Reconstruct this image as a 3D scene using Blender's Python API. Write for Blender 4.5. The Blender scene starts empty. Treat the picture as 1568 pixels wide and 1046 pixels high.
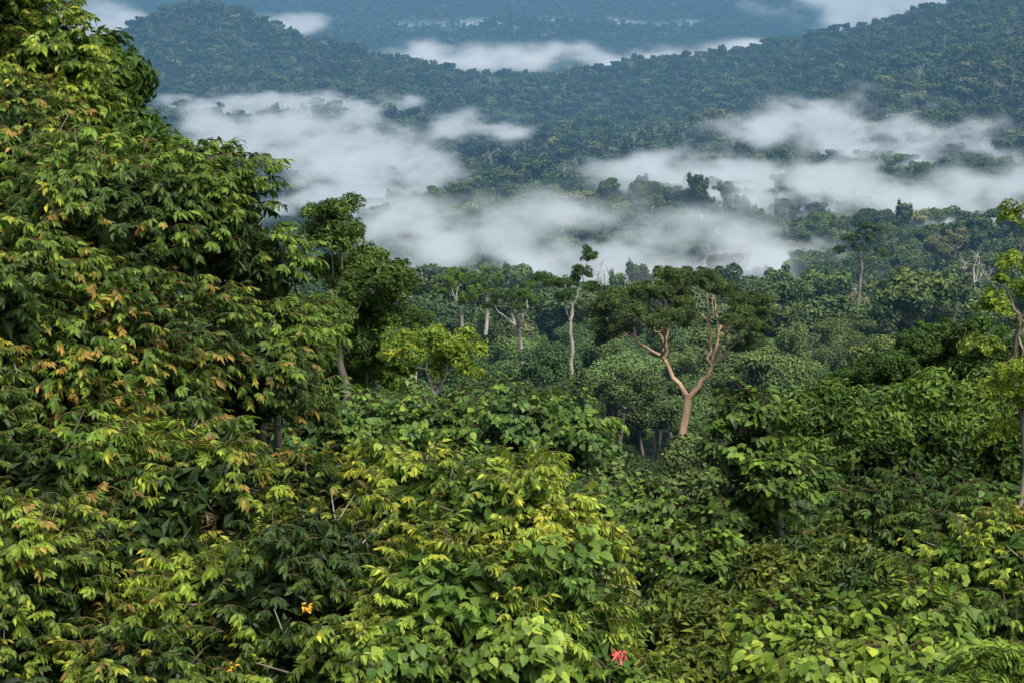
import bpy, math, numpy as np, time
from mathutils import Vector
T0=time.time()
S=bpy.context.scene
CAM_Z=150.0

# ------------------------------------------------------------------ helpers
def vnoise(x,y,seed=0):
    xi=np.floor(x);yi=np.floor(y);fx=x-xi;fy=y-yi
    fx=fx*fx*(3-2*fx);fy=fy*fy*(3-2*fy)
    def h(a,b):
        v=np.sin(a*127.1+b*311.7+seed*74.7)*43758.5453
        return (v-np.floor(v))*2-1
    return (h(xi,yi)*(1-fx)+h(xi+1,yi)*fx)*(1-fy)+(h(xi,yi+1)*(1-fx)+h(xi+1,yi+1)*fx)*fy
def fbm(x,y,seed=0,o=4):
    s=0;a=1
    for i in range(o):
        s=s+a*vnoise(x,y,seed+i*3);x=x*2.03+5.1;y=y*2.03+1.7;a*=.5
    return s
def sstep(a,b,x):
    t=np.clip((x-a)/(b-a),0,1);return t*t*(3-2*t)
PY=[-300,0,25,50,100,150,250,400,600,1000,1500,2200,3000,3450,3950,5000,6000,7600,12000,40000]
PZ=[140,140,135,126,104,92,77,60,33,-8,-28,-25,0,20,-60,-60,-30,-20,-60,-60]
def ground(x,y):
    x=np.asarray(x,float);y=np.asarray(y,float)
    z=np.interp(y,PY,PZ)
    z=z+fbm(x/260,y/330,3)*22*sstep(350,900,y)
    z=z+fbm(x/700,y/900,9,3)*22*sstep(1300,2400,y)
    z=z+135*np.exp(-((x+590)/np.where(x<-590,105,185))**2/2-((y-3800)/420)**2/2)
    rh=np.interp(x,[0,250,398,541,637,750,1200,3000],[0,4,42,90,118,140,190,220])
    z=z+rh*np.exp(-((y-2800)/np.where(y<2800,640,500))**2/2)
    # a nearer spur running down from the right-hand hill
    z=z+np.interp(x,[120,300,560,900],[0,16,52,80])*np.exp(-((y-1950-.25*(x-300))/190)**2/2)
    m=1/(1+np.exp(-(1400-x)/75))
    z=z+(250+fbm(x/1100,y/1500,21,5)*75)*m*sstep(5600,7600,y)*(1-sstep(9000,14000,y))
    z=z+(62+fbm(x/420,y/900,27,3)*26)*np.exp(-((y-5650)/300)**2/2)*sstep(-1500,-500,x)*(1-sstep(600,1100,x))
    z=z-8*np.exp(-((x-15)/14)**2/2-((y-190)/50)**2/2)
    return z
def at(dist,bearing,dep):   # a spot seen from the lookout: distance, compass bearing, angle below level
    return np.array([dist*math.tan(math.radians(bearing))*1.015,dist,CAM_Z-dist*math.tan(math.radians(dep))])
def norm(v):
    return v/np.maximum(np.linalg.norm(v,axis=-1,keepdims=True),1e-9)

def link(o,parent=None):
    S.collection.objects.link(o)
    if parent is not None:o.parent=parent
    return o
def empty(name):
    return link(bpy.data.objects.new(name,None))
def mesh(name,V,F,attrs={},mats=(),mi=None,smooth=False):
    me=bpy.data.meshes.new(name)
    me.from_pydata(np.asarray(V,float).tolist(),[],[list(map(int,f)) for f in F])
    for k,a in attrs.items():
        a=np.asarray(a,float)
        if a.ndim==1:
            me.attributes.new(k,'FLOAT','POINT').data.foreach_set('value',a)
        else:
            me.attributes.new(k,'FLOAT_VECTOR','POINT').data.foreach_set('vector',a.ravel())
    for m in mats:me.materials.append(m)
    if mi is not None:me.polygons.foreach_set('material_index',np.asarray(mi,dtype=np.int32))
    if smooth:me.polygons.foreach_set('use_smooth',[True]*len(me.polygons))
    me.update();return me

# ------------------------------------------------------------------ materials
def newmat(n):
    m=bpy.data.materials.new(n);m.use_nodes=True;nt=m.node_tree;nt.nodes.clear()
    out=nt.nodes.new('ShaderNodeOutputMaterial');return m,nt,out
def N(nt,t,**k):
    n=nt.nodes.new(t)
    for a,b in k.items():setattr(n,a,b)
    return n
def math_(nt,op,a,b=None,clamp=False):
    n=N(nt,'ShaderNodeMath',operation=op,use_clamp=clamp)
    for i,v in enumerate((a,b)):
        if v is None:continue
        if isinstance(v,(int,float)):n.inputs[i].default_value=v
        else:nt.links.new(v,n.inputs[i])
    return n.outputs[0]
def leaf_mat(name,trans=.28,rough=.45,core=1.0):
    m,nt,out=newmat(name);L=nt.links.new
    ti=N(nt,'ShaderNodeAttribute',attribute_type='INSTANCER',attribute_name='tint')
    yc=N(nt,'ShaderNodeAttribute',attribute_type='INSTANCER',attribute_name='youngcol')
    ya=N(nt,'ShaderNodeAttribute',attribute_type='INSTANCER',attribute_name='young')
    tp=N(nt,'ShaderNodeAttribute',attribute_type='GEOMETRY',attribute_name='tip')
    lr=N(nt,'ShaderNodeAttribute',attribute_type='GEOMETRY',attribute_name='leafrnd')
    f=math_(nt,'MULTIPLY',tp.outputs['Fac'],ya.outputs['Fac'],True)
    mx=N(nt,'ShaderNodeMix',data_type='RGBA');L(f,mx.inputs[0]);L(ti.outputs['Vector'],mx.inputs[6]);L(yc.outputs['Vector'],mx.inputs[7])
    v=math_(nt,'MULTIPLY_ADD',lr.outputs['Fac'],.85);v.node.inputs[2].default_value=.6
    v2=math_(nt,'MULTIPLY',v,core)
    h=N(nt,'ShaderNodeHueSaturation');L(mx.outputs[2],h.inputs['Color']);L(v2,h.inputs['Value']);h.inputs['Saturation'].default_value=.95
    hh=math_(nt,'MULTIPLY_ADD',lr.outputs['Fac'],-.035);hh.node.inputs[2].default_value=.513
    L(hh,h.inputs['Hue'])
    p=N(nt,'ShaderNodeBsdfPrincipled');L(h.outputs[0],p.inputs['Base Color']);p.inputs['Roughness'].default_value=rough
    p.inputs['Specular IOR Level'].default_value=.28
    if trans>0:
        t=N(nt,'ShaderNodeBsdfTranslucent');L(h.outputs[0],t.inputs[0])
        s=N(nt,'ShaderNodeMixShader');s.inputs[0].default_value=trans;L(p.outputs[0],s.inputs[1]);L(t.outputs[0],s.inputs[2]);L(s.outputs[0],out.inputs[0])
    else:L(p.outputs[0],out.inputs[0])
    return m
def noise_mat(name,c1,c2,scale,rough=.9,bump=.3,stretch=(1,1,1)):
    m,nt,out=newmat(name);L=nt.links.new
    g=N(nt,'ShaderNodeTexCoord');mp=N(nt,'ShaderNodeMapping');mp.inputs['Scale'].default_value=stretch
    L(g.outputs['Object'],mp.inputs[0])
    n=N(nt,'ShaderNodeTexNoise');n.inputs['Scale'].default_value=scale;n.inputs['Detail'].default_value=5
    L(mp.outputs[0],n.inputs[0])
    r=N(nt,'ShaderNodeValToRGB');r.color_ramp.elements[0].position=.35;r.color_ramp.elements[1].position=.65
    r.color_ramp.elements[0].color=(*c1,1);r.color_ramp.elements[1].color=(*c2,1);L(n.outputs[0],r.inputs[0])
    p=N(nt,'ShaderNodeBsdfPrincipled');p.inputs['Roughness'].default_value=rough;L(r.outputs[0],p.inputs['Base Color'])
    p.inputs['Specular IOR Level'].default_value=.1
    if bump>0:
        b=N(nt,'ShaderNodeBump');b.inputs['Strength'].default_value=bump;L(n.outputs[0],b.inputs['Height']);L(b.outputs[0],p.inputs['Normal'])
    L(p.outputs[0],out.inputs[0]);return m
M_leaf=leaf_mat('leaf',.35,.5)
M_far=leaf_mat('canopy_leaf',0,.7)
M_core=leaf_mat('inner_foliage',0,.9,.4)  # darkened copy of the leaf colour, paints shade inside forest crowns
M_dark=noise_mat('painted_shade',(.004,.008,.002),(.012,.022,.005),7,bump=0)  # near-black green, shade between the leaves put into the colour
M_bark=noise_mat('bark_grey',(.10,.085,.065),(.30,.27,.22),1.5,stretch=(1,1,.3))
M_pale=noise_mat('bark_pale',(.24,.22,.19),(.46,.44,.39),1.2,stretch=(1,1,.3))
M_tan=noise_mat('bark_tan',(.34,.22,.13),(.60,.45,.30),.9,stretch=(1,1,.35))
M_ground=noise_mat('forest_floor',(.012,.022,.008),(.035,.055,.018),.08)
M_twig=noise_mat('twig',(.05,.035,.02),(.12,.09,.05),6,bump=0)

# ------------------------------------------------------------------ instancing groups
def coll(name,objs):
    c=bpy.data.collections.new(name)
    for o in objs:c.objects.link(o)
    return c
def gn_group(c):
    g=bpy.data.node_groups.new('scatter_'+c.name,'GeometryNodeTree')
    g.interface.new_socket('Geometry',in_out='INPUT',socket_type='NodeSocketGeometry')
    g.interface.new_socket('Geometry',in_out='OUTPUT',socket_type='NodeSocketGeometry')
    i=g.nodes.new('NodeGroupInput');o=g.nodes.new('NodeGroupOutput')
    ip=g.nodes.new('GeometryNodeInstanceOnPoints');ci=g.nodes.new('GeometryNodeCollectionInfo')
    ci.inputs['Collection'].default_value=c;ci.inputs['Separate Children'].default_value=True;ci.inputs['Reset Children'].default_value=True
    def na(n,t):
        a=g.nodes.new('GeometryNodeInputNamedAttribute');a.data_type=t;a.inputs['Name'].default_value=n
        return a.outputs['Attribute']
    L=g.links.new
    L(i.outputs[0],ip.inputs['Points']);L(ci.outputs[0],ip.inputs['Instance']);ip.inputs['Pick Instance'].default_value=True
    f=g.nodes.new('FunctionNodeEulerToRotation');L(na('rot','FLOAT_VECTOR'),f.inputs[0]);L(f.outputs[0],ip.inputs['Rotation'])
    L(na('idx','INT'),ip.inputs['Instance Index']);L(na('scl','FLOAT_VECTOR'),ip.inputs['Scale'])
    L(ip.outputs[0],o.inputs[0]);return g
def scatter(name,grp,P,rot,scl,idx,tint,young,ycol,parent=None):
    n=len(P);me=bpy.data.meshes.new(name);me.vertices.add(n);me.vertices.foreach_set('co',np.asarray(P,float).ravel())
    if np.ndim(scl)==1:scl=np.repeat(np.asarray(scl)[:,None],3,1)
    for k,a in (('rot',rot),('scl',scl),('tint',tint),('youngcol',ycol)):
        me.attributes.new(k,'FLOAT_VECTOR','POINT').data.foreach_set('vector',np.asarray(a,float).ravel())
    me.attributes.new('young','FLOAT','POINT').data.foreach_set('value',np.asarray(young,float))
    me.attributes.new('idx','INT','POINT').data.foreach_set('value',np.asarray(idx,dtype=np.int32))
    o=link(bpy.data.objects.new(name,me),parent)
    md=o.modifiers.new('scatter','NODES');md.node_group=grp;return o

# ------------------------------------------------------------------ leaf building
TS=np.array([0,.2,.55,1.]);WL={'lance':np.array([.08,.85,.95,.03]),'heart':np.array([.5,1.,.85,.03])}
LF=[]
for i in range(3):
    for j in range(2):
        a=i*3+j;LF.append((a,a+1,a+4,a+3))
LF=np.array(LF)
def leaf(base,d,up,L,W,shape='lance',curl=.25,fold=.18):
    d=norm(np.asarray(d,float));s=norm(np.cross(d,up));n=np.cross(s,d)
    c=base+d*(L*TS)[:,None]-n*(curl*L*TS**2)[:,None]
    w=(W/2*WL[shape])[:,None]
    l=c-s*w+n*fold*w;r=c+s*w+n*fold*w
    return np.stack([l,c,r],1).reshape(-1,3)
def tube(path,rad,sides=6):
    path=np.asarray(path,float);n=len(path);V=[];F=[]
    tg=np.gradient(path,axis=0);tg=norm(tg)
    ref=np.array([.3,.9,.1]);
    for i in range(n):
        a=norm(np.cross(tg[i],ref));b=np.cross(tg[i],a)
        for k in range(sides):
            t=2*math.pi*k/sides;V.append(path[i]+rad[i]*(a*math.cos(t)+b*math.sin(t)))
    for i in range(n-1):
        for k in range(sides):
            k2=(k+1)%sides;F.append((i*sides+k,i*sides+k2,(i+1)*sides+k2,(i+1)*sides+k))
    return np.array(V),np.array(F)
class MB:
    def __init__(s):s.V=[];s.F=[];s.M=[];s.A=[];s.B=[];s.n=0
    def add(s,V,F,m=0,tip=0.,rnd=.5):
        s.V.append(V);s.F.append(np.asarray(F)+s.n);s.M+= [m]*len(F);k=len(V);s.n+=k
        s.A.append(np.full(k,tip) if np.ndim(tip)==0 else tip);s.B.append(np.full(k,rnd) if np.ndim(rnd)==0 else rnd)
    def mesh(s,name,mats,smooth=False):
        F=[tuple(f) for a in s.F for f in a]
        return mesh(name,np.concatenate(s.V),F,{'tip':np.concatenate(s.A),'leafrnd':np.concatenate(s.B)},mats,s.M,smooth)
def sprig(kind,r):
    b=MB();up=np.array([0,0,1.])
    if kind=='lance':
        TL=r.uniform(.3,.5);ts=np.linspace(0,1,5)
        path=np.stack([TL*ts,.06*np.sin(ts*3+r.uniform(0,6)),TL*(.45*ts-.6*ts**2)],1)
        b.add(*tube(path,np.linspace(.010,.004,5),3),1)
        nl=16
        for i in range(nl):
            t=.1+.87*i/(nl-1);p=np.array([np.interp(t,ts,path[:,k]) for k in range(3)])
            sd=1 if i%2 else -1;tip=sstep(.4,.95,t)
            if t>.8:sd*=r.uniform(.1,1.)
            d=np.array([.25+.45*t,sd*r.uniform(.35,.8),r.uniform(-1.3,-.35)])+r.normal(0,.22,3)
            u=norm(up*.6+r.normal(0,.35,3)+np.array([.8,0,0]))
            Lh=r.uniform(.12,.22)*(1-.2*t);b.add(leaf(p,d,u,Lh,Lh*r.uniform(.32,.46),'lance',r.uniform(0,.4)),LF,0,tip,r.random())
    elif kind=='broad':
        TL=.45;ts=np.linspace(0,1,5)
        path=np.stack([TL*ts,.08*np.sin(ts*3+r.uniform(0,6)),TL*(.3*ts-.5*ts**2)],1)
        b.add(*tube(path,np.linspace(.01,.005,5),3),1)
        for i in range(10):
            t=.05+.93*i/9;p=np.array([np.interp(t,ts,path[:,k]) for k in range(3)])
            az=r.uniform(-1.7,1.7);d0=np.array([math.cos(az),math.sin(az),r.uniform(-.1,.5)])
            q=p+d0*r.uniform(.08,.16);b.add(*tube([p,(p+q)/2+[0,0,.02],q],[.004]*3,3),1)
            d=np.array([math.cos(az),math.sin(az),r.uniform(-1.4,-.3)]);u=norm(np.array([.6,0,1])+r.normal(0,.3,3))
            Lh=r.uniform(.10,.24);b.add(leaf(q,d,u,Lh,Lh*r.uniform(.72,.9),'heart',r.uniform(.05,.3),.12),LF,0,sstep(.5,1,t)*r.random(),r.random())
    elif kind=='frond':
        for k in range(6):
            az=k*1.05+r.uniform(-.3,.3);ts=np.linspace(0,1,9);TL=r.uniform(.5,.8)
            dd=np.array([math.cos(az),math.sin(az),0])
            path=dd*(TL*ts)[:,None]+up*(TL*(.75*ts-.75*ts**2))[:,None]
            b.add(*tube(path,np.linspace(.008,.003,9),3),1)
            for i in range(1,9):
                for sd in (-1,1):
                    s=np.cross(dd,up)*sd;d=dd*.6+s+up*-.3
                    b.add(leaf(path[i],d,up,.2*(1-.4*abs(ts[i]-.5)),.06,'lance',.3),LF,0,ts[i],r.random())
    elif kind=='tuft':
        n=60
        th=r.uniform(0,6.28,n);ph=np.arccos(r.uniform(-.2,1,n));rr=r.uniform(.5,1,n)
        nv=np.stack([np.sin(ph)*np.cos(th),np.sin(ph)*np.sin(th),np.cos(ph)],1)
        c=nv*rr[:,None]*np.array([.62,.62,.38])
        V,F,R=cards(c,norm(nv+r.normal(0,.5,(n,3))+[0,0,.3]),r.uniform(.11,.2,n),r,.45)
        b.add(V,F,0,np.repeat(rr*.8*(nv[:,2]>.1),4),R)
        for k in range(5):
            q=c[k*9];b.add(*tube([np.zeros(3)-[0,0,.35],q*.5,q],[.02,.012,.006],3),1)
    return b
def cards(c,nv,s,r,asp=.6):
    n=len(c);t=norm(np.cross(nv,r.normal(0,1,(n,3))));bb=np.cross(nv,t);s=np.asarray(s)[:,None]
    V=np.stack([c-t*s,c+bb*s*asp+nv*s*.12,c+t*s-nv*s*.25,c-bb*s*asp+nv*s*.12],1).reshape(-1,3)
    return V,np.arange(n*4).reshape(n,4),np.repeat(r.random(n),4)
def proto_coll(name,builders,mats):
    obs=[]
    for i,b in enumerate(builders):
        obs.append(bpy.data.objects.new('%s_%02d'%(name,i),b.mesh(name,mats)))
    return coll(name,obs)
G={}
for k,n in (('lance',8),('broad',6),('frond',2),('tuft',6)):
    G[k]=(gn_group(proto_coll(k+'_leaf_sprig',[sprig(k,np.random.default_rng(50+i)) for i in range(n)],[M_leaf,M_twig])),n)

# ------------------------------------------------------------------ blob cores
import bmesh
def ico(sub):
    bm=bmesh.new();bmesh.ops.create_icosphere(bm,subdivisions=sub,radius=1)
    v=np.array([q.co[:] for q in bm.verts]);f=np.array([[l.vert.index for l in q.loops] for q in bm.faces]);bm.free();return v,f
ICO_V,ICO_F=ico(3);ICO2_V,ICO2_F=ico(2)
def blob(c,R,seed,hi=True,amp=.18):
    V=ICO_V if hi else ICO2_V
    k=1+amp*fbm(V[:,0]*2.2+V[:,2]*1.3+seed,V[:,1]*2.2-V[:,2]*1.7+seed*2,seed,3)
    return c+V*k[:,None]*R,(ICO_F if hi else ICO2_F)

# ------------------------------------------------------------------ shrubs / near crowns
def shell_points(lobes,dens,r):
    C=np.array([l[:3] for l in lobes]);R=np.array([l[3] for l in lobes]);FL=.88
    P=[];Nn=[];W=[]
    for i,(c,ra) in enumerate(zip(C,R)):
        nb=int(13+ra*10)
        d=norm(r.normal(0,1,(nb,3)));d[:,2]=np.abs(d[:,2])*np.where(r.random(nb)<.75,1,-1)
        bc=c+d*ra*r.uniform(.64,.95,(nb,1))*np.array([1,1,FL]);br=ra*r.uniform(.14,.38,nb)
        for b0,rr,dd in zip(bc,br,d):
            n=max(4,int(dens*2.6*math.pi*rr*rr))
            v=norm(r.normal(0,1,(n,3))+dd*.8);p=b0+v*rr*r.uniform(.75,1.1,(n,1))
            P.append(p);Nn.append(norm(v+dd*.5));W.append(np.full(n,r.normal(0,.25)))
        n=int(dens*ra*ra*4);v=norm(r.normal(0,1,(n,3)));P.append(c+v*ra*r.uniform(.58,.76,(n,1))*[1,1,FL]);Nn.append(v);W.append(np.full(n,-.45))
    P=np.concatenate(P);Nn=np.concatenate(Nn);W=np.concatenate(W)
    keep=np.ones(len(P),bool)
    for c,ra in zip(C,R):keep&=np.linalg.norm((P-c)/[1,1,FL],axis=1)>ra*.55
    keep&=Nn[:,2]>-.7
    keep&=~((Nn[:,1]>.75)&(r.random(len(P))<.6))
    return P[keep],Nn[keep],W[keep]
def dress(name,kind,P,Nn,r,colA,colB,youngcol,ypatch,sc,parent,ythr=.0,W=0):
    grp,nv=G[kind];n=len(P)
    yaw=np.arctan2(Nn[:,1],Nn[:,0])+r.normal(0,.45,n);pit=np.arcsin(np.clip(Nn[:,2],-1,1))*.35+r.normal(0,.25,n)
    if kind in('tuft','frond'):
        rot=np.stack([r.normal(0,.35,n),np.arccos(np.clip(Nn[:,2],-1,1))*.7,yaw],1)
    else:rot=np.stack([r.normal(0,.3,n),-pit,yaw],1)
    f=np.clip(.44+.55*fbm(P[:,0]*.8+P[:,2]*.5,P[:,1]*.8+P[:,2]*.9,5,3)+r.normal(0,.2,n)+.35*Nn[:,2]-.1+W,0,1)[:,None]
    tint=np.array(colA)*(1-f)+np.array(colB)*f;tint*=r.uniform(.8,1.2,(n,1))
    yn=fbm(P[:,0]*.7+P[:,2]*.9+7,P[:,1]*.5+P[:,2]*.4,13,3)+.5*Nn[:,2]+W
    young=np.clip((yn-ythr)*2,0,1)*ypatch*(r.random(n)<.7)
    yc=np.array(youngcol)
    if yc.ndim==2:yc=yc[r.integers(0,len(yc),n)]
    else:yc=np.repeat(yc[None],n,0)
    yc=yc*r.uniform(.8,1.2,(n,1))
    return scatter(name,grp,P,rot,sc*r.uniform(.7,1.25,n),r.integers(0,nv,n),tint,young,yc,parent)
def bush(name,lobes,kind,colA,colB,youngcol=(.2,.2,.02),ypatch=0,dens=9,sc=1.,seed=0,ythr=0.,mix=None):
    r=np.random.default_rng(seed+100);par=empty(name)
    L=[(*at(d,b,e),ra) for d,b,e,ra in lobes]
    P,Nn,W=shell_points(L,dens,r)
    if mix:
        q=fbm(P[:,0]*.6,P[:,1]*.6+P[:,2]*.6,seed+3,2)>mix[1]
        dress('foliage_vine',mix[0],P[q],Nn[q],r,mix[2],mix[3],mix[3],0,sc,par,W=W[q])
        P=P[~q];Nn=Nn[~q];W=W[~q]
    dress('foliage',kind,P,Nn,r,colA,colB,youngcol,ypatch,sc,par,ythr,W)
    # leaves deep inside the crown, tint darkened to paint in shade
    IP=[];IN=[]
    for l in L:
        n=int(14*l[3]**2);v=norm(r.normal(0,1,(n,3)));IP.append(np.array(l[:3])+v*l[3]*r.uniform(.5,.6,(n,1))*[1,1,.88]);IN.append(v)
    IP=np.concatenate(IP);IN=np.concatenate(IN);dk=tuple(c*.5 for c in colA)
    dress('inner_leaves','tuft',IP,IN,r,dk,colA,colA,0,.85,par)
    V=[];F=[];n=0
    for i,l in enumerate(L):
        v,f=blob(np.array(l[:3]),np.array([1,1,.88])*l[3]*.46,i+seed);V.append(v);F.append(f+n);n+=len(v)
    link(bpy.data.objects.new('inner_foliage',mesh('inner_foliage',np.concatenate(V),np.concatenate(F),{},[M_dark],smooth=True)),par)  # solid dark blobs painting the depth behind the leaves
    b=MB()
    for l in L:
        c=np.array(l[:3]);root=np.array([c[0]*.98+r.normal(0,.4),c[1]+r.normal(0,.4),float(ground(c[0],c[1]))-.5])
        mid=(c+root)/2+r.normal(0,.3,3);b.add(*tube([root,mid,c],[.16*l[3]**.5,.12,.06],7))
        for k in range(8):
            d=norm(r.normal(0,1,3)+[0,0,.6]);e=c+d*l[3]*1.03;b.add(*tube([c,c+d*l[3]*.5+r.normal(0,.1,3),e],[.04,.018,.006],5))
    link(bpy.data.objects.new('stems',b.mesh('stems',[M_bark],True)),par)
    return par

# colours (linear albedo)
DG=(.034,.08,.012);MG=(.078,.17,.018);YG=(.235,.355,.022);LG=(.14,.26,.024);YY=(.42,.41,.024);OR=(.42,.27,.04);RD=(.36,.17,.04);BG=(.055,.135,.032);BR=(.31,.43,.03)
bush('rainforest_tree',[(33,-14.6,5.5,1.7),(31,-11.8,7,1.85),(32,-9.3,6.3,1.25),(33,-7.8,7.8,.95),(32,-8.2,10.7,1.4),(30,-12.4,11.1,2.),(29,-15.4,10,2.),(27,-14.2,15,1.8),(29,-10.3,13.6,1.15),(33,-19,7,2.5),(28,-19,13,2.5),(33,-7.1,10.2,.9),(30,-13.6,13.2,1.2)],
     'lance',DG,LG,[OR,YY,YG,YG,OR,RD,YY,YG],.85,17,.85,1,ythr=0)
bush('rainforest_tree',[(44,-15.2,0,2.),(44,-13.3,1.4,1.05),(44,-15,3,1.8),(44,-13,3.2,1.0),(44,-17,-1.5,2.5)],'lance',MG,YG,YY,.4,9,1.15,2)
bush('rainforest_tree',[(47,-11.9,2.4,.85),(47,-12.3,3.8,1.1),(47,-11.3,4.1,.8),(44,-10.2,4.9,.6),(43,-9.6,5.8,.7)],'tuft',DG,MG,YG,.1,7,.9,3)
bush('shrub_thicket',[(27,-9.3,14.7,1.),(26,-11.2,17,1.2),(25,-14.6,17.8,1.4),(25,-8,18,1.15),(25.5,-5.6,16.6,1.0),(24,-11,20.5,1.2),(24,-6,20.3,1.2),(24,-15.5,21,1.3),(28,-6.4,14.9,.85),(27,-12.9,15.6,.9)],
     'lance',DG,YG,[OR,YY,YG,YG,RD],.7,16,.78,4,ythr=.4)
bush('vine_thicket',[(29,-4.2,14.7,.85),(28,-2.3,15.2,1.1),(27,-.3,15.4,1.1),(26,1.2,17.0,.9),(25,-2,18.3,1.25),(25,1.1,19.3,1.1),(24,-3.5,21,1.2),(24,3.0,20.9,.8),(26.5,2.4,18.4,.6)],
     'lance',MG,BR,YY,.8,15,.78,5,ythr=.25,mix=('broad',.15,MG,(.22,.35,.035)))
bush('broadleaf_tree',[(60,-5.2,13,1.7),(60,-3.4,13.4,1.5),(60,-2.0,12.9,1.7),(58,0,12.9,1.5),(58,1.6,12.9,1.35),(54,3,15.4,1.3),(54,-.5,15.2,1.7)],'broad',BG,LG,YG,.3,7.5,1.05,6)
bush('vine_covered_tree',[(45,6.9,12.1,.42),(45,6.9,13.3,.7),(45,4.6,15.7,.95),(45,6.8,15.3,1.1),(44,8,14.2,.7),(43,5.5,17.3,1.3)],'broad',DG,LG,YG,.3,10,.95,7)
bush('rainforest_tree',[(75,9.9,13.2,2.3),(76,12.2,13.1,2.5),(76,14.8,13.3,2.8)],'tuft',DG,(.11,.21,.024),YG,.3,4,1.1,8)
bush('rainforest_tree',[(68,8.8,15.2,1.8),(80,17.5,12,3.2),(68,12.5,15.4,1.9),(66,15,15.6,1.8)],'broad',(.035,.085,.02),MG,YG,.3,6,1.3,18)
bush('rainforest_tree',[(48,10.8,15.8,1.3),(48,12.4,15.9,1.25),(47,9.1,16.8,1.1),(48,14,15.7,.9)],'lance',DG,MG,(.3,.12,.03),.3,9,1.1,9)
bush('shrub_thicket',[(35,14,16.9,1.15),(34,15.6,17.3,1.2),(33,13,18.7,.9),(35,17.5,16.5,1.5),(32,15,19.3,1.2)],'lance',MG,YG,[OR,YY,YY],.7,12,.85,10,ythr=.2)
bush('vine_thicket',[(30,8.5,19.2,.8),(30,10.5,19,.85),(30,12.3,18.8,.8),(28,9,21.3,1.1),(28,12,21,1.1)],'broad',MG,YG,YY,.3,12,.9,11)
bush('shrub_thicket',[(38,5.2,18.8,1.2),(36,7,19.6,1.3),(34,5,21,1.1),(40,8.3,17.6,1.1),(40,10.5,17.8,1.3)],'tuft',DG,(.11,.17,.022),YY,.3,8,.65,12)
bush('fern_plant',[(25.5,14.6,20.6,.55),(25,13.4,21.4,.5)],'frond',(.09,.17,.012),(.16,.28,.02),YG,0,9,.8,13)

# ------------------------------------------------------------------ trees with visible limbs
def curve(a,b,n,bend,r,wob):
    t=np.linspace(0,1,n)[:,None];L=np.linalg.norm(b-a)
    p=a*(1-t)+b*t+np.asarray(bend)*L*(t*(1-t))*4*.25
    w=r.normal(0,wob*L,(n,3));w[0]=0;w[-1]=0;return p+w
def limb_tree(name,base,fork,clumps,r0,bark,nl,kind,colA,colB,dens,sc,seed,tr=None,young=0,twigs=4,sat=2,hier=0):
    r=np.random.default_rng(seed);par=empty(name);b=MB()
    base=np.array(base,float);fork=np.array(fork,float);C=np.array([c[:3] for c in clumps],float);R=np.array([c[3] for c in clumps])
    path=curve(base,fork,8,[.12,0,0],r,.012) if tr is None else np.array(tr,float)
    b.add(*tube(path,np.linspace(r0*1.25,r0*.85,len(path)),10))
    def twig(m,g,ra):
        for k in g:
            q=curve(m,C[k],6,[0,0,-.2],r,.045);b.add(*tube(q,np.linspace(ra,ra*.3,6),6))
            for j in range(twigs):
                s=q[r.integers(3,6)];e=C[k]+r.normal(0,.5,3)*R[k]*[1,1,.4]
                b.add(*tube(curve(s,e,4,[0,0,.2],r,.06),np.linspace(ra*.3,ra*.1,4),5))
    if hier:   # forked trunk: left and right main limbs, each splitting again
        for sgn in (-1,1):
            g=np.where(np.sign(C[:,0]-fork[0]+.01)==sgn)[0]
            m=fork+np.array([sgn*3.2,r.normal(0,.6),4.6 if sgn<0 else 3.6])
            b.add(*tube(curve(fork-[0,0,.6],m,6,[sgn*.15,0,-.1],r,.03),np.linspace(r0*.72,r0*.5,6),8))
            az=np.arctan2(C[g,1]-m[1],sgn*(C[g,0]-m[0]));inner=np.hypot(C[g,0]-fork[0],C[g,1]-fork[1])<5
            gs=np.array_split(g[~inner][np.argsort(az[~inner])],hier)+[g[inner]]
            for h in gs:
                if len(h)==0:continue
                ch=C[h].mean(0);m2=m+(ch-m)*.55+r.normal(0,.3,3)
                b.add(*tube(curve(m,m2,6,[0,0,-.15],r,.04),np.linspace(r0*.42,r0*.26,6),7));twig(m2,h,r0*.2)
    else:
        az=np.arctan2(C[:,1]-fork[1],C[:,0]-fork[0]);order=np.argsort(az);groups=np.array_split(order,nl)
        for g in groups:
            cg=C[g].mean(0);m=fork+(cg-fork)*.55+[0,0,-.02*np.linalg.norm(cg-fork)]
            p=curve(fork,m,7,norm(cg-fork)*[.3,.3,0],r,.03);b.add(*tube(p,np.linspace(r0*.6,r0*.34,7),8));twig(m,g,r0*.27)
    link(bpy.data.objects.new('trunk_and_limbs',b.mesh('trunk',[bark],True)),par)
    P=[];Nn=[];C2=[(c,ra) for c,ra in zip(C,R)]
    for c,ra in zip(C,R):
        for j in range(sat):C2.append((c+norm(r.normal(0,1,3)*[1,1,.45])*ra*r.uniform(.8,1.15),ra*r.uniform(.35,.65)))
    for c,ra in C2:
        n=int(dens*ra*ra*2.6)+1;v=norm(r.normal(0,1,(n,3)));P.append(c+v*ra*r.uniform(.3,1.05,(n,1))*[1,1,.6]);v[:,2]=np.abs(v[:,2])*.8+.2;Nn.append(norm(v))
    P=np.concatenate(P);Nn=np.concatenate(Nn)
    dress('crown',kind,P,Nn,r,colA,colB,YY,young,sc,par)
    return par
def cl(d,lst,k=1.):
    r=np.random.default_rng(int(d)+len(lst));return [(*(at(d,b,e)+[0,r.normal(0,ra*k*1.2),0]),ra*k) for b,e,ra in lst]
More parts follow.
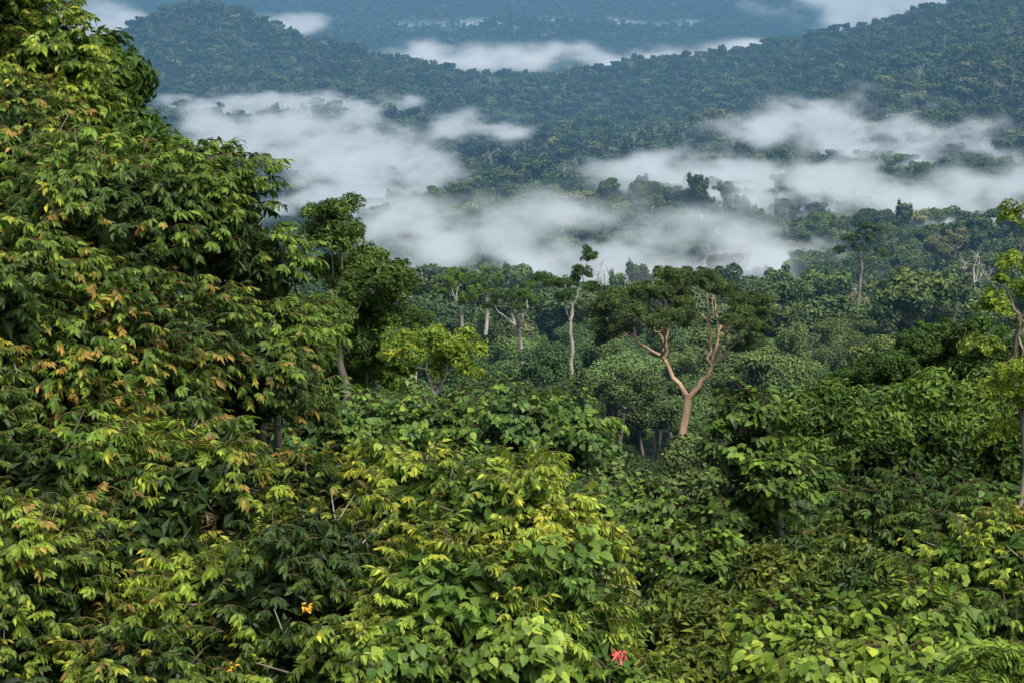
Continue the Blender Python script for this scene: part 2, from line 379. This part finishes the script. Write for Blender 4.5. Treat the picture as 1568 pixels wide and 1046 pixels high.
# big emergent
r=np.random.default_rng(5);cx,cy=22.4,250.
cs=[]
for n,rad,z,cr in ((4,2.8,114.8,1.7),(8,6.2,113.4,1.8),(13,9.3,111.,1.8)):
    for k in range(n):
        a=2*math.pi*(k+r.uniform(-.3,.3))/n;rr=rad*r.uniform(.88,1.08)
        cs.append((cx+rr*math.cos(a),cy+rr*math.sin(a),z+r.normal(0,.7),cr*r.uniform(.8,1.15)))
for dx,dy,z,cr in ((-10.3,-1,108.2,1.8),(-9.4,2,106.6,1.5),(-10.8,3,109.4,1.5),(10.2,0,108.2,1.8),(9.4,-2,106.3,1.5),(8.0,2,104.8,1.2),(11,2,109.4,1.4),(-8.2,-3,108.4,1.4),(8.6,-4,109,1.5)):
    cs.append((cx+dx,cy+dy,z,cr))
tr=[(24.2,250,72),(23.6,250,82),(23.3,250,88.5),(22.6,250,91.5),(22.9,250,94),(23.3,250,96.5),(23.5,250,98.8)]
limb_tree('emergent_tree',tr[0],tr[-1],cs,.55,M_tan,5,'tuft',(.04,.08,.018),(.10,.17,.03),6,.9,6,tr,twigs=3,hier=3)
limb_tree('rainforest_tree',at(115,-5.1,16),at(115,-5.2,9.8),cl(115,[(-5.2,6.1,1.2),(-5.5,6.8,1.4),(-4.9,6.9,1.2),(-4.3,7.7,1.3),(-3.7,7.9,1.2),(-3.2,8.3,1.1),(-5.4,8.0,1.6),(-4.6,8.6,1.5),(-3.8,9.1,1.5),(-5,9.6,2.1),(-5.8,9,2.1)]),.25,M_bark,4,'tuft',DG,(.10,.19,.025),5,1.0,21)
limb_tree('pale_tree',at(300,-1.5,11.5),at(300,-1.5,9.2),cl(300,[(-1.55,8.1,1.7),(-1.1,8.4,1.4),(-2.,8.5,1.5),(-1.4,8.7,1.5),(-1.9,8.15,1.2)]),.3,M_pale,3,'tuft',MG,LG,2.5,1.,22)
limb_tree('pale_tree',at(310,.3,11.5),at(310,.2,9.6),cl(310,[(.2,8.4,2.),(-.3,8.6,1.6),(.7,8.7,1.5),(.0,8.9,1.5),(.5,8.4,1.4),(-.6,8.9,1.3)]),.4,M_pale,4,'tuft',DG,MG,2.2,1.,23)
limb_tree('pale_tree',at(290,1.7,11.5),at(290,1.75,9.4),cl(290,[(2.3,7.5,1.4),(2.05,7.9,1.5),(1.3,8.2,1.6),(1.6,8.6,1.4),(2.4,8.3,1.2),(.9,8.1,1.4),(1.8,8.2,1.3)]),.32,M_pale,3,'tuft',DG,MG,3.5,1.,24)
limb_tree('pale_tree',at(380,-.8,9.8),at(380,-.75,8.7),cl(380,[(-.8,7.9,1.7),(-.4,8.1,1.6),(-1.1,8.2,1.6),(-.6,8.4,1.3)]),.34,M_pale,3,'tuft',DG,LG,1.8,1.,34)
limb_tree('pale_tree',at(240,-3.0,12),at(240,-3.0,10.2),cl(240,[(-3.1,9.1,1.5),(-2.6,9.3,1.4),(-3.5,9.4,1.3),(-2.9,9.6,1.3)]),.25,M_pale,3,'tuft',DG,LG,2.6,1.,35)
limb_tree('rainforest_tree',at(140,-2.2,14.5),at(140,-2.3,11.6),cl(140,[(-3.1,10.3,1.3),(-2.5,9.9,1.4),(-1.9,10.1,1.4),(-1.4,10.5,1.2),(-2.2,10.6,1.2),(-1.2,9.9,.9)]),.2,M_pale,3,'tuft',LG,YG,3,1.,25,None,.4)
limb_tree('slender_tree',at(60,14.7,19),at(60,14.85,9.2),cl(60,[(14.8,6.1,.8),(15.3,6.9,.9),(14.4,7.6,1.),(15.2,8.3,1.),(14.1,8.9,1.1),(15.4,9.5,1.1),(13.8,10.1,1.1),(14.9,10.6,1.2),(15.4,11.6,1.3),(14.2,11.3,1.),(14.5,12.6,1.1)],.55),.09,M_bark,3,'tuft',LG,YG,9,.5,26,None,.4)
limb_tree('rainforest_tree',at(170,12.5,14),at(170,12.5,12.3),cl(170,[(11.3,10.9,3.2),(12.8,10.3,3.8),(14.,10.5,3.4),(10.6,11.5,2.8),(12.1,11.4,3.),(13.4,11.5,3.)]),.4,M_bark,4,'tuft',DG,(.06,.14,.02),5,1.3,27)
limb_tree('rainforest_tree',at(150,-4.4,14),at(150,-4.4,11.5),cl(150,[(-5.4,10.3,2.2),(-4.6,9.9,2.3),(-3.8,10.3,2.),(-4.9,11,2.2),(-3.9,11.1,2.)]),.3,M_bark,4,'tuft',DG,LG,5,1.1,28)
limb_tree('pale_tree',at(560,10.2,9.),at(560,10.3,7.6),cl(560,[(10.0,6.9,3.),(10.5,6.9,3.2),(10.3,6.5,3.),(9.8,7.3,2.4),(10.8,7.3,2.6),(10.2,7.2,2.6),(10.6,6.6,2.2)],.75),.4,M_bark,4,'tuft',DG,MG,2,1.4,29)

# ------------------------------------------------------------------ forest prototypes
def forest_proto(seed,ncard,size,style):
    r=np.random.default_rng(seed);b=MB();H=r.uniform(19,26)
    if style=='dome':W=r.uniform(5,7);hz=r.uniform(4,6)
    elif style=='tall':W=r.uniform(3.8,4.8);hz=r.uniform(5,6.5)
    else:W=r.uniform(4.5,6);hz=4.;H+=6
    nl=r.integers(7,12);cz=H-hz*.9
    ls=[(np.array([0,0,cz]),W*.55,hz*.6)]
    if style=='umb':ls=[(np.array([0,0,cz]),W*.25,hz*.25)]
    for k in range(nl):
        a=6.28*(k+r.random())/nl;q=r.uniform(.3,.85)
        ls.append((np.array([math.cos(a)*W*q,math.sin(a)*W*q,cz+hz*r.uniform(-.4,.5)*(1 if style!='tall' else 1.4)]),W*r.uniform(.2,.42),hz*r.uniform(.22,.48)))
    if style!='bare':
        tot=sum(l[1]**2 for l in ls);ncard=int(ncard*(.6 if style=='umb' else 1))
        for c,rr,rz in ls:
            n=int(ncard*rr**2/tot);v=norm(r.normal(0,1,(n,3))+[0,0,.35])
            p=c+v*np.array([rr,rr,rz])*r.uniform(.7,1.2,(n,1));V,F,R=cards(p,norm(v+r.normal(0,.5,(n,3))+[0,0,.25]),size*r.uniform(.6,1.25,n),r,.6)
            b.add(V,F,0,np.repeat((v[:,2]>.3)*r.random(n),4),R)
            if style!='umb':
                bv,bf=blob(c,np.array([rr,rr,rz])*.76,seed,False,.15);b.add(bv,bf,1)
    tw=.3
    b.add(*tube(curve(np.array([0,0,-6.]),np.array([0,0,cz]),6,[.1,0,0],r,.01),np.linspace(tw*1.3,tw*.7,6),6),2)
    for c,rr,rz in ls[1:]:
        b.add(*tube(curve(np.array([0,0,cz-hz*.9]),c,4,[0,0,-.3],r,.05),np.linspace(tw*.5,tw*.2,4),4),2)
        if style=='bare':
            for j in range(7):
                e=c+norm(r.normal(0,1,3)+[0,0,.8])*r.uniform(1,2.6);b.add(*tube(curve(c,e,3,[0,0,.1],r,.1),[.08,.05,.02],3),2)
    return b
styles=['dome','dome','tall','dome','umb','dome','umb','bare']
def fset(nm,n,sz):
    obs=[]
    for i,s in enumerate(styles):
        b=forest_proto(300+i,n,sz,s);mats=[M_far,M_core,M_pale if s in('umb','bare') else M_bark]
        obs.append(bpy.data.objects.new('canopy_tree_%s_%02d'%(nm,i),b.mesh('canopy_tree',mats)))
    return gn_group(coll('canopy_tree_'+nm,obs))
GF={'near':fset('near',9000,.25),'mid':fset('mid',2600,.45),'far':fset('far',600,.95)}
def forest(name,lod,y0,y1,sp,seed,smin=.75,smax=1.25,wbase=19):
    r=np.random.default_rng(seed);w=math.tan(math.radians(wbase))
    ys=np.arange(y0,y1,sp);P=[]
    for y in ys:
        xs=np.arange(-w*y-10,w*y+10,sp);P.append(np.stack([xs,np.full(len(xs),y)],1))
    P=np.concatenate(P)+r.normal(0,sp*.33,(sum(map(len,P)),2))
    x,y=P[:,0],P[:,1];n=len(x)
    keep=~((x>5)&(x<34)&(y<238)&(y>125)&(np.abs(x/y-.088)<.022)&(r.random(n)<.8))
    keep&=~((np.hypot(x-22.6,y-250)<9))
    x=x[keep];y=y[keep];n=len(x)
    z=ground(x,y)
    s=smin+(smax-smin)*r.beta(1.6,2.6,n)
    idx=r.choice(8,n,p=[.2,.2,.16,.2,.014,.2,.014,.012])
    if lod=='near':
        idx=np.where((idx==7)|(idx==6),0,idx)
        # tree heights are lower on the near slope (younger growth), lowest in the gap around the emergent
        b=np.degrees(np.arctan2(x,y));dm=np.interp(b,[-8,-5,-2,1.5,3.2,4,6.3,7.5,10,14],[9.8,10.3,11.2,11.6,12.6,13.9,13.9,12,11.4,11])
        dm=np.where(y<243,dm,9.3)+r.uniform(0,.9,n)
        cap=(CAM_Z-y*np.tan(np.radians(dm))-z)/25.;s=np.minimum(s,cap);k=s>.16
        x,y,z,s,idx=x[k],y[k],z[k],s[k],idx[k];n=len(x)
    f=np.clip(.45+.45*fbm(x/60,y/60,31,3)+r.normal(0,.32,n),0,1)[:,None]
    tint=np.array((.026,.06,.016))*(1-f)+np.array((.080,.135,.034))*f
    if lod=='near':tint=tint*1.4
    if lod=='far':tint=tint*.75
    hot=(r.random(n)<.07)[:,None];tint=np.where(hot,np.array((.15,.17,.06)),tint)*r.uniform(.55,1.35,(n,1))
    sc=np.stack([s*r.uniform(.8,1.3,n),s*r.uniform(.8,1.3,n),s*r.uniform(.85,1.12,n)],1)
    rot=np.stack([r.normal(0,.04,n),r.normal(0,.04,n),r.uniform(0,6.28,n)],1)
    yc=np.repeat(np.array([[.18,.24,.035]]),n,0)
    scatter(name,GF[lod],np.stack([x,y,z],1),rot,sc,idx,tint,r.uniform(0,.6,n),yc)
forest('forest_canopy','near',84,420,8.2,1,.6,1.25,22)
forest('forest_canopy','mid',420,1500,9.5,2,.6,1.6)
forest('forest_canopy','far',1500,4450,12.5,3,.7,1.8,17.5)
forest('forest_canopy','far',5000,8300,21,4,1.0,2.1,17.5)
forest('forest_understory','near',40,100,5.5,5,.25,.45,24)

# ------------------------------------------------------------------ terrain sheet
ys=np.concatenate([np.linspace(-300,0,8),np.geomspace(12,9000,230),np.geomspace(9500,40000,14)])
ss=np.linspace(-1,1,221);ss=np.sign(ss)*np.abs(ss)**1.6*1.4
X=ss[None]*(np.maximum(ys,0)[:,None]+350);Y=np.repeat(ys[:,None],len(ss),1);Z=ground(X,Y)
V=np.stack([X,Y,Z],-1).reshape(-1,3);nx=len(ss);ny=len(ys)
I=np.arange(nx*ny).reshape(ny,nx);F=np.stack([I[:-1,:-1],I[:-1,1:],I[1:,1:],I[1:,:-1]],-1).reshape(-1,4)
link(bpy.data.objects.new('terrain',mesh('terrain',V,F,{},[M_ground],smooth=True)))

# ------------------------------------------------------------------ flowers
def flower(name,p,col,npet,L,seed):
    m,nt,out=newmat(name+'_petal');pb=N(nt,'ShaderNodeBsdfPrincipled');pb.inputs['Base Color'].default_value=(*col,1);nt.links.new(pb.outputs[0],out.inputs[0])
    r=np.random.default_rng(seed);b=MB()
    for k in range(npet):
        d=norm(r.normal(0,1,3)+[0,-.5,-.3]);b.add(leaf(np.array(p)+d*.02+r.normal(0,L*.25,3),d,norm(np.array([0,-1,1])+r.normal(0,.3,3)),L*r.uniform(.6,1.1),L*.25),LF)
    link(bpy.data.objects.new(name,b.mesh(name,[m])))
flower('red_flower',at(22.7,3.35,19.3),(.5,.08,.07),26,.12,1)
flower('orange_flower',at(22.4,-6.3,17.9),(.8,.38,.01),16,.08,2)
flower('orange_flower',at(22.2,-8.6,19.6),(.7,.28,.01),12,.07,3)

# ------------------------------------------------------------------ haze and mist (absorbing volumes, scattered light put in as glow)
def absem(name,D,lum):
    m,nt,out=newmat(name);a=N(nt,'ShaderNodeVolumeAbsorption');a.inputs['Color'].default_value=(0,0,0,1);a.inputs['Density'].default_value=D
    e=N(nt,'ShaderNodeEmission');e.inputs[0].default_value=(*lum,1);e.inputs[1].default_value=D  # added emission replaces the daylight that haze would scatter
    ad=N(nt,'ShaderNodeAddShader');nt.links.new(a.outputs[0],ad.inputs[0]);nt.links.new(e.outputs[0],ad.inputs[1]);nt.links.new(ad.outputs[0],out.inputs['Volume']);return m
lo,hi=(-9000,200,-400),(9000,11000,500)
V=[(x,y,z) for x in(lo[0],hi[0]) for y in(lo[1],hi[1]) for z in(lo[2],hi[2])]
F=[(0,1,3,2),(4,6,7,5),(0,4,5,1),(2,3,7,6),(0,2,6,4),(1,5,7,3)]
link(bpy.data.objects.new('atmospheric_haze',mesh('atmospheric_haze',V,F,{},[absem('valley_haze',2.0e-4,(.125,.285,.45))])))
def mist_mat(name,D,ns,thr,lum,rate=1.,amp=3.6):
    m,nt,out=newmat(name);L=nt.links.new
    tc=N(nt,'ShaderNodeTexCoord');g=N(nt,'ShaderNodeNewGeometry')
    mp0=N(nt,'ShaderNodeMapping');mp0.inputs['Scale'].default_value=(1/(ns*1.3),1/(ns*2.2),1/(ns*.8));L(g.outputs['Position'],mp0.inputs[0])
    n0=N(nt,'ShaderNodeTexNoise');n0.inputs['Scale'].default_value=1;n0.inputs['Detail'].default_value=0;L(mp0.outputs[0],n0.inputs[0])
    wv=N(nt,'ShaderNodeVectorMath',operation='MULTIPLY_ADD');L(n0.outputs['Color'],wv.inputs[0]);wv.inputs[1].default_value=(1.9,1.9,1.4);wv.inputs[2].default_value=(-.95,-.95,-.7)
    ad0=N(nt,'ShaderNodeVectorMath',operation='ADD');L(tc.outputs['Object'],ad0.inputs[0]);L(wv.outputs[0],ad0.inputs[1])
    ln=N(nt,'ShaderNodeVectorMath',operation='LENGTH');L(ad0.outputs[0],ln.inputs[0])
    l2=N(nt,'ShaderNodeVectorMath',operation='LENGTH');L(tc.outputs['Object'],l2.inputs[0])
    e0=math_(nt,'MULTIPLY',math_(nt,'SUBTRACT',1.,l2.outputs['Value'],True),3.,True)
    fall=math_(nt,'SUBTRACT',1.,ln.outputs['Value'],True)
    mp=N(nt,'ShaderNodeMapping');mp.inputs['Scale'].default_value=(1/ns,1/(ns*1.8),1/(ns*.5));mp.inputs['Rotation'].default_value=(0,.2,.35);L(g.outputs['Position'],mp.inputs[0])
    n=N(nt,'ShaderNodeTexNoise');n.inputs['Scale'].default_value=1;n.inputs['Detail'].default_value=3;n.inputs['Roughness'].default_value=.62;L(mp.outputs[0],n.inputs[0])
    d=math_(nt,'ADD',fall,math_(nt,'MULTIPLY',math_(nt,'SUBTRACT',n.outputs[0],.5),amp))
    d=math_(nt,'SUBTRACT',d,thr,True)
    d=math_(nt,'MULTIPLY',d,math_(nt,'MULTIPLY',fall,fall));d=math_(nt,'MULTIPLY',d,e0)
    d=math_(nt,'MULTIPLY',d,D)
    a=N(nt,'ShaderNodeVolumeAbsorption');a.inputs['Color'].default_value=(0,0,0,1);L(d,a.inputs['Density'])
    br=math_(nt,'MULTIPLY_ADD',n.outputs[0],1.1);br.node.inputs[2].default_value=.42
    e=N(nt,'ShaderNodeEmission');e.inputs[0].default_value=(*lum,1);L(math_(nt,'MULTIPLY',d,br),e.inputs[1])  # mist glows in place of scattered daylight, noise varies its brightness
    ad=N(nt,'ShaderNodeAddShader');L(a.outputs[0],ad.inputs[0]);L(e.outputs[0],ad.inputs[1]);L(ad.outputs[0],out.inputs['Volume'])
    m.cycles.volume_step_rate=rate
    return m
MM=mist_mat('mist',.085,40,.22,(.66,.73,.77),1.6,5.4)
MF=mist_mat('cloud',.08,120,.02,(1.0,1.05,1.08),1.6)
def bank(x,y,z,rx,ry,rz,mat=MM,name='mist_bank'):
    o=bpy.data.objects.new(name,mesh(name,ICO_V,ICO_F,{},[mat]));o.location=(x,y,z);o.scale=(rx,ry,rz);link(o)
for q in [(42,880,32,135,190,38),(-230,1900,20,180,330,46),(-125,1450,24,110,240,48),(-300,2450,24,220,220,28),(-36,1950,26,75,150,26),(-36,1060,26,80,140,32),
          (131,1330,28,115,150,32),(290,1620,40,150,220,50),(200,1240,26,125,170,42),(255,1040,20,120,160,38),(125,870,24,95,130,30),(310,1200,28,105,140,38),(150,720,32,60,90,22)]:
    bank(*q)
for q in [(-70,3900,42,470,230,50),(410,3900,44,300,220,46),(-1060,5000,84,330,400,110),(-590,5000,86,170,260,54),(1300,5600,195,700,600,200),(100,6300,70,900,250,45)]:
    bank(*q,mat=MF,name='cloud_bank')

# ------------------------------------------------------------------ light, sky, camera
w=bpy.data.worlds.new('World');S.world=w;w.use_nodes=True;nt=w.node_tree
sk=nt.nodes.new('ShaderNodeTexSky');sk.sky_type='NISHITA';sk.sun_disc=False
sd=Vector((.40,-.70,1.15)).normalized()
sk.sun_elevation=math.asin(sd.z);sk.sun_rotation=math.atan2(sd.x,sd.y);sk.air_density=1.;sk.dust_density=4
bg=nt.nodes['Background'];nt.links.new(sk.outputs[0],bg.inputs[0]);bg.inputs[1].default_value=.15
sl=bpy.data.lights.new('sun','SUN');sl.energy=4.7;sl.angle=math.radians(16);sl.color=(1,.94,.84)
so=link(bpy.data.objects.new('sun',sl));so.rotation_euler=(-sd).to_track_quat('-Z','Y').to_euler();so.location=(0,-50,300)
cd=bpy.data.cameras.new('camera');cd.lens=67.2;cd.sensor_width=36;cd.clip_end=60000;cd.clip_start=.5
co=link(bpy.data.objects.new('camera',cd));co.location=(0,0,CAM_Z);co.rotation_euler=(math.radians(80),0,0);S.camera=co
S.view_settings.view_transform='Standard';S.view_settings.look='None';S.view_settings.exposure=0
print('built',time.time()-T0)
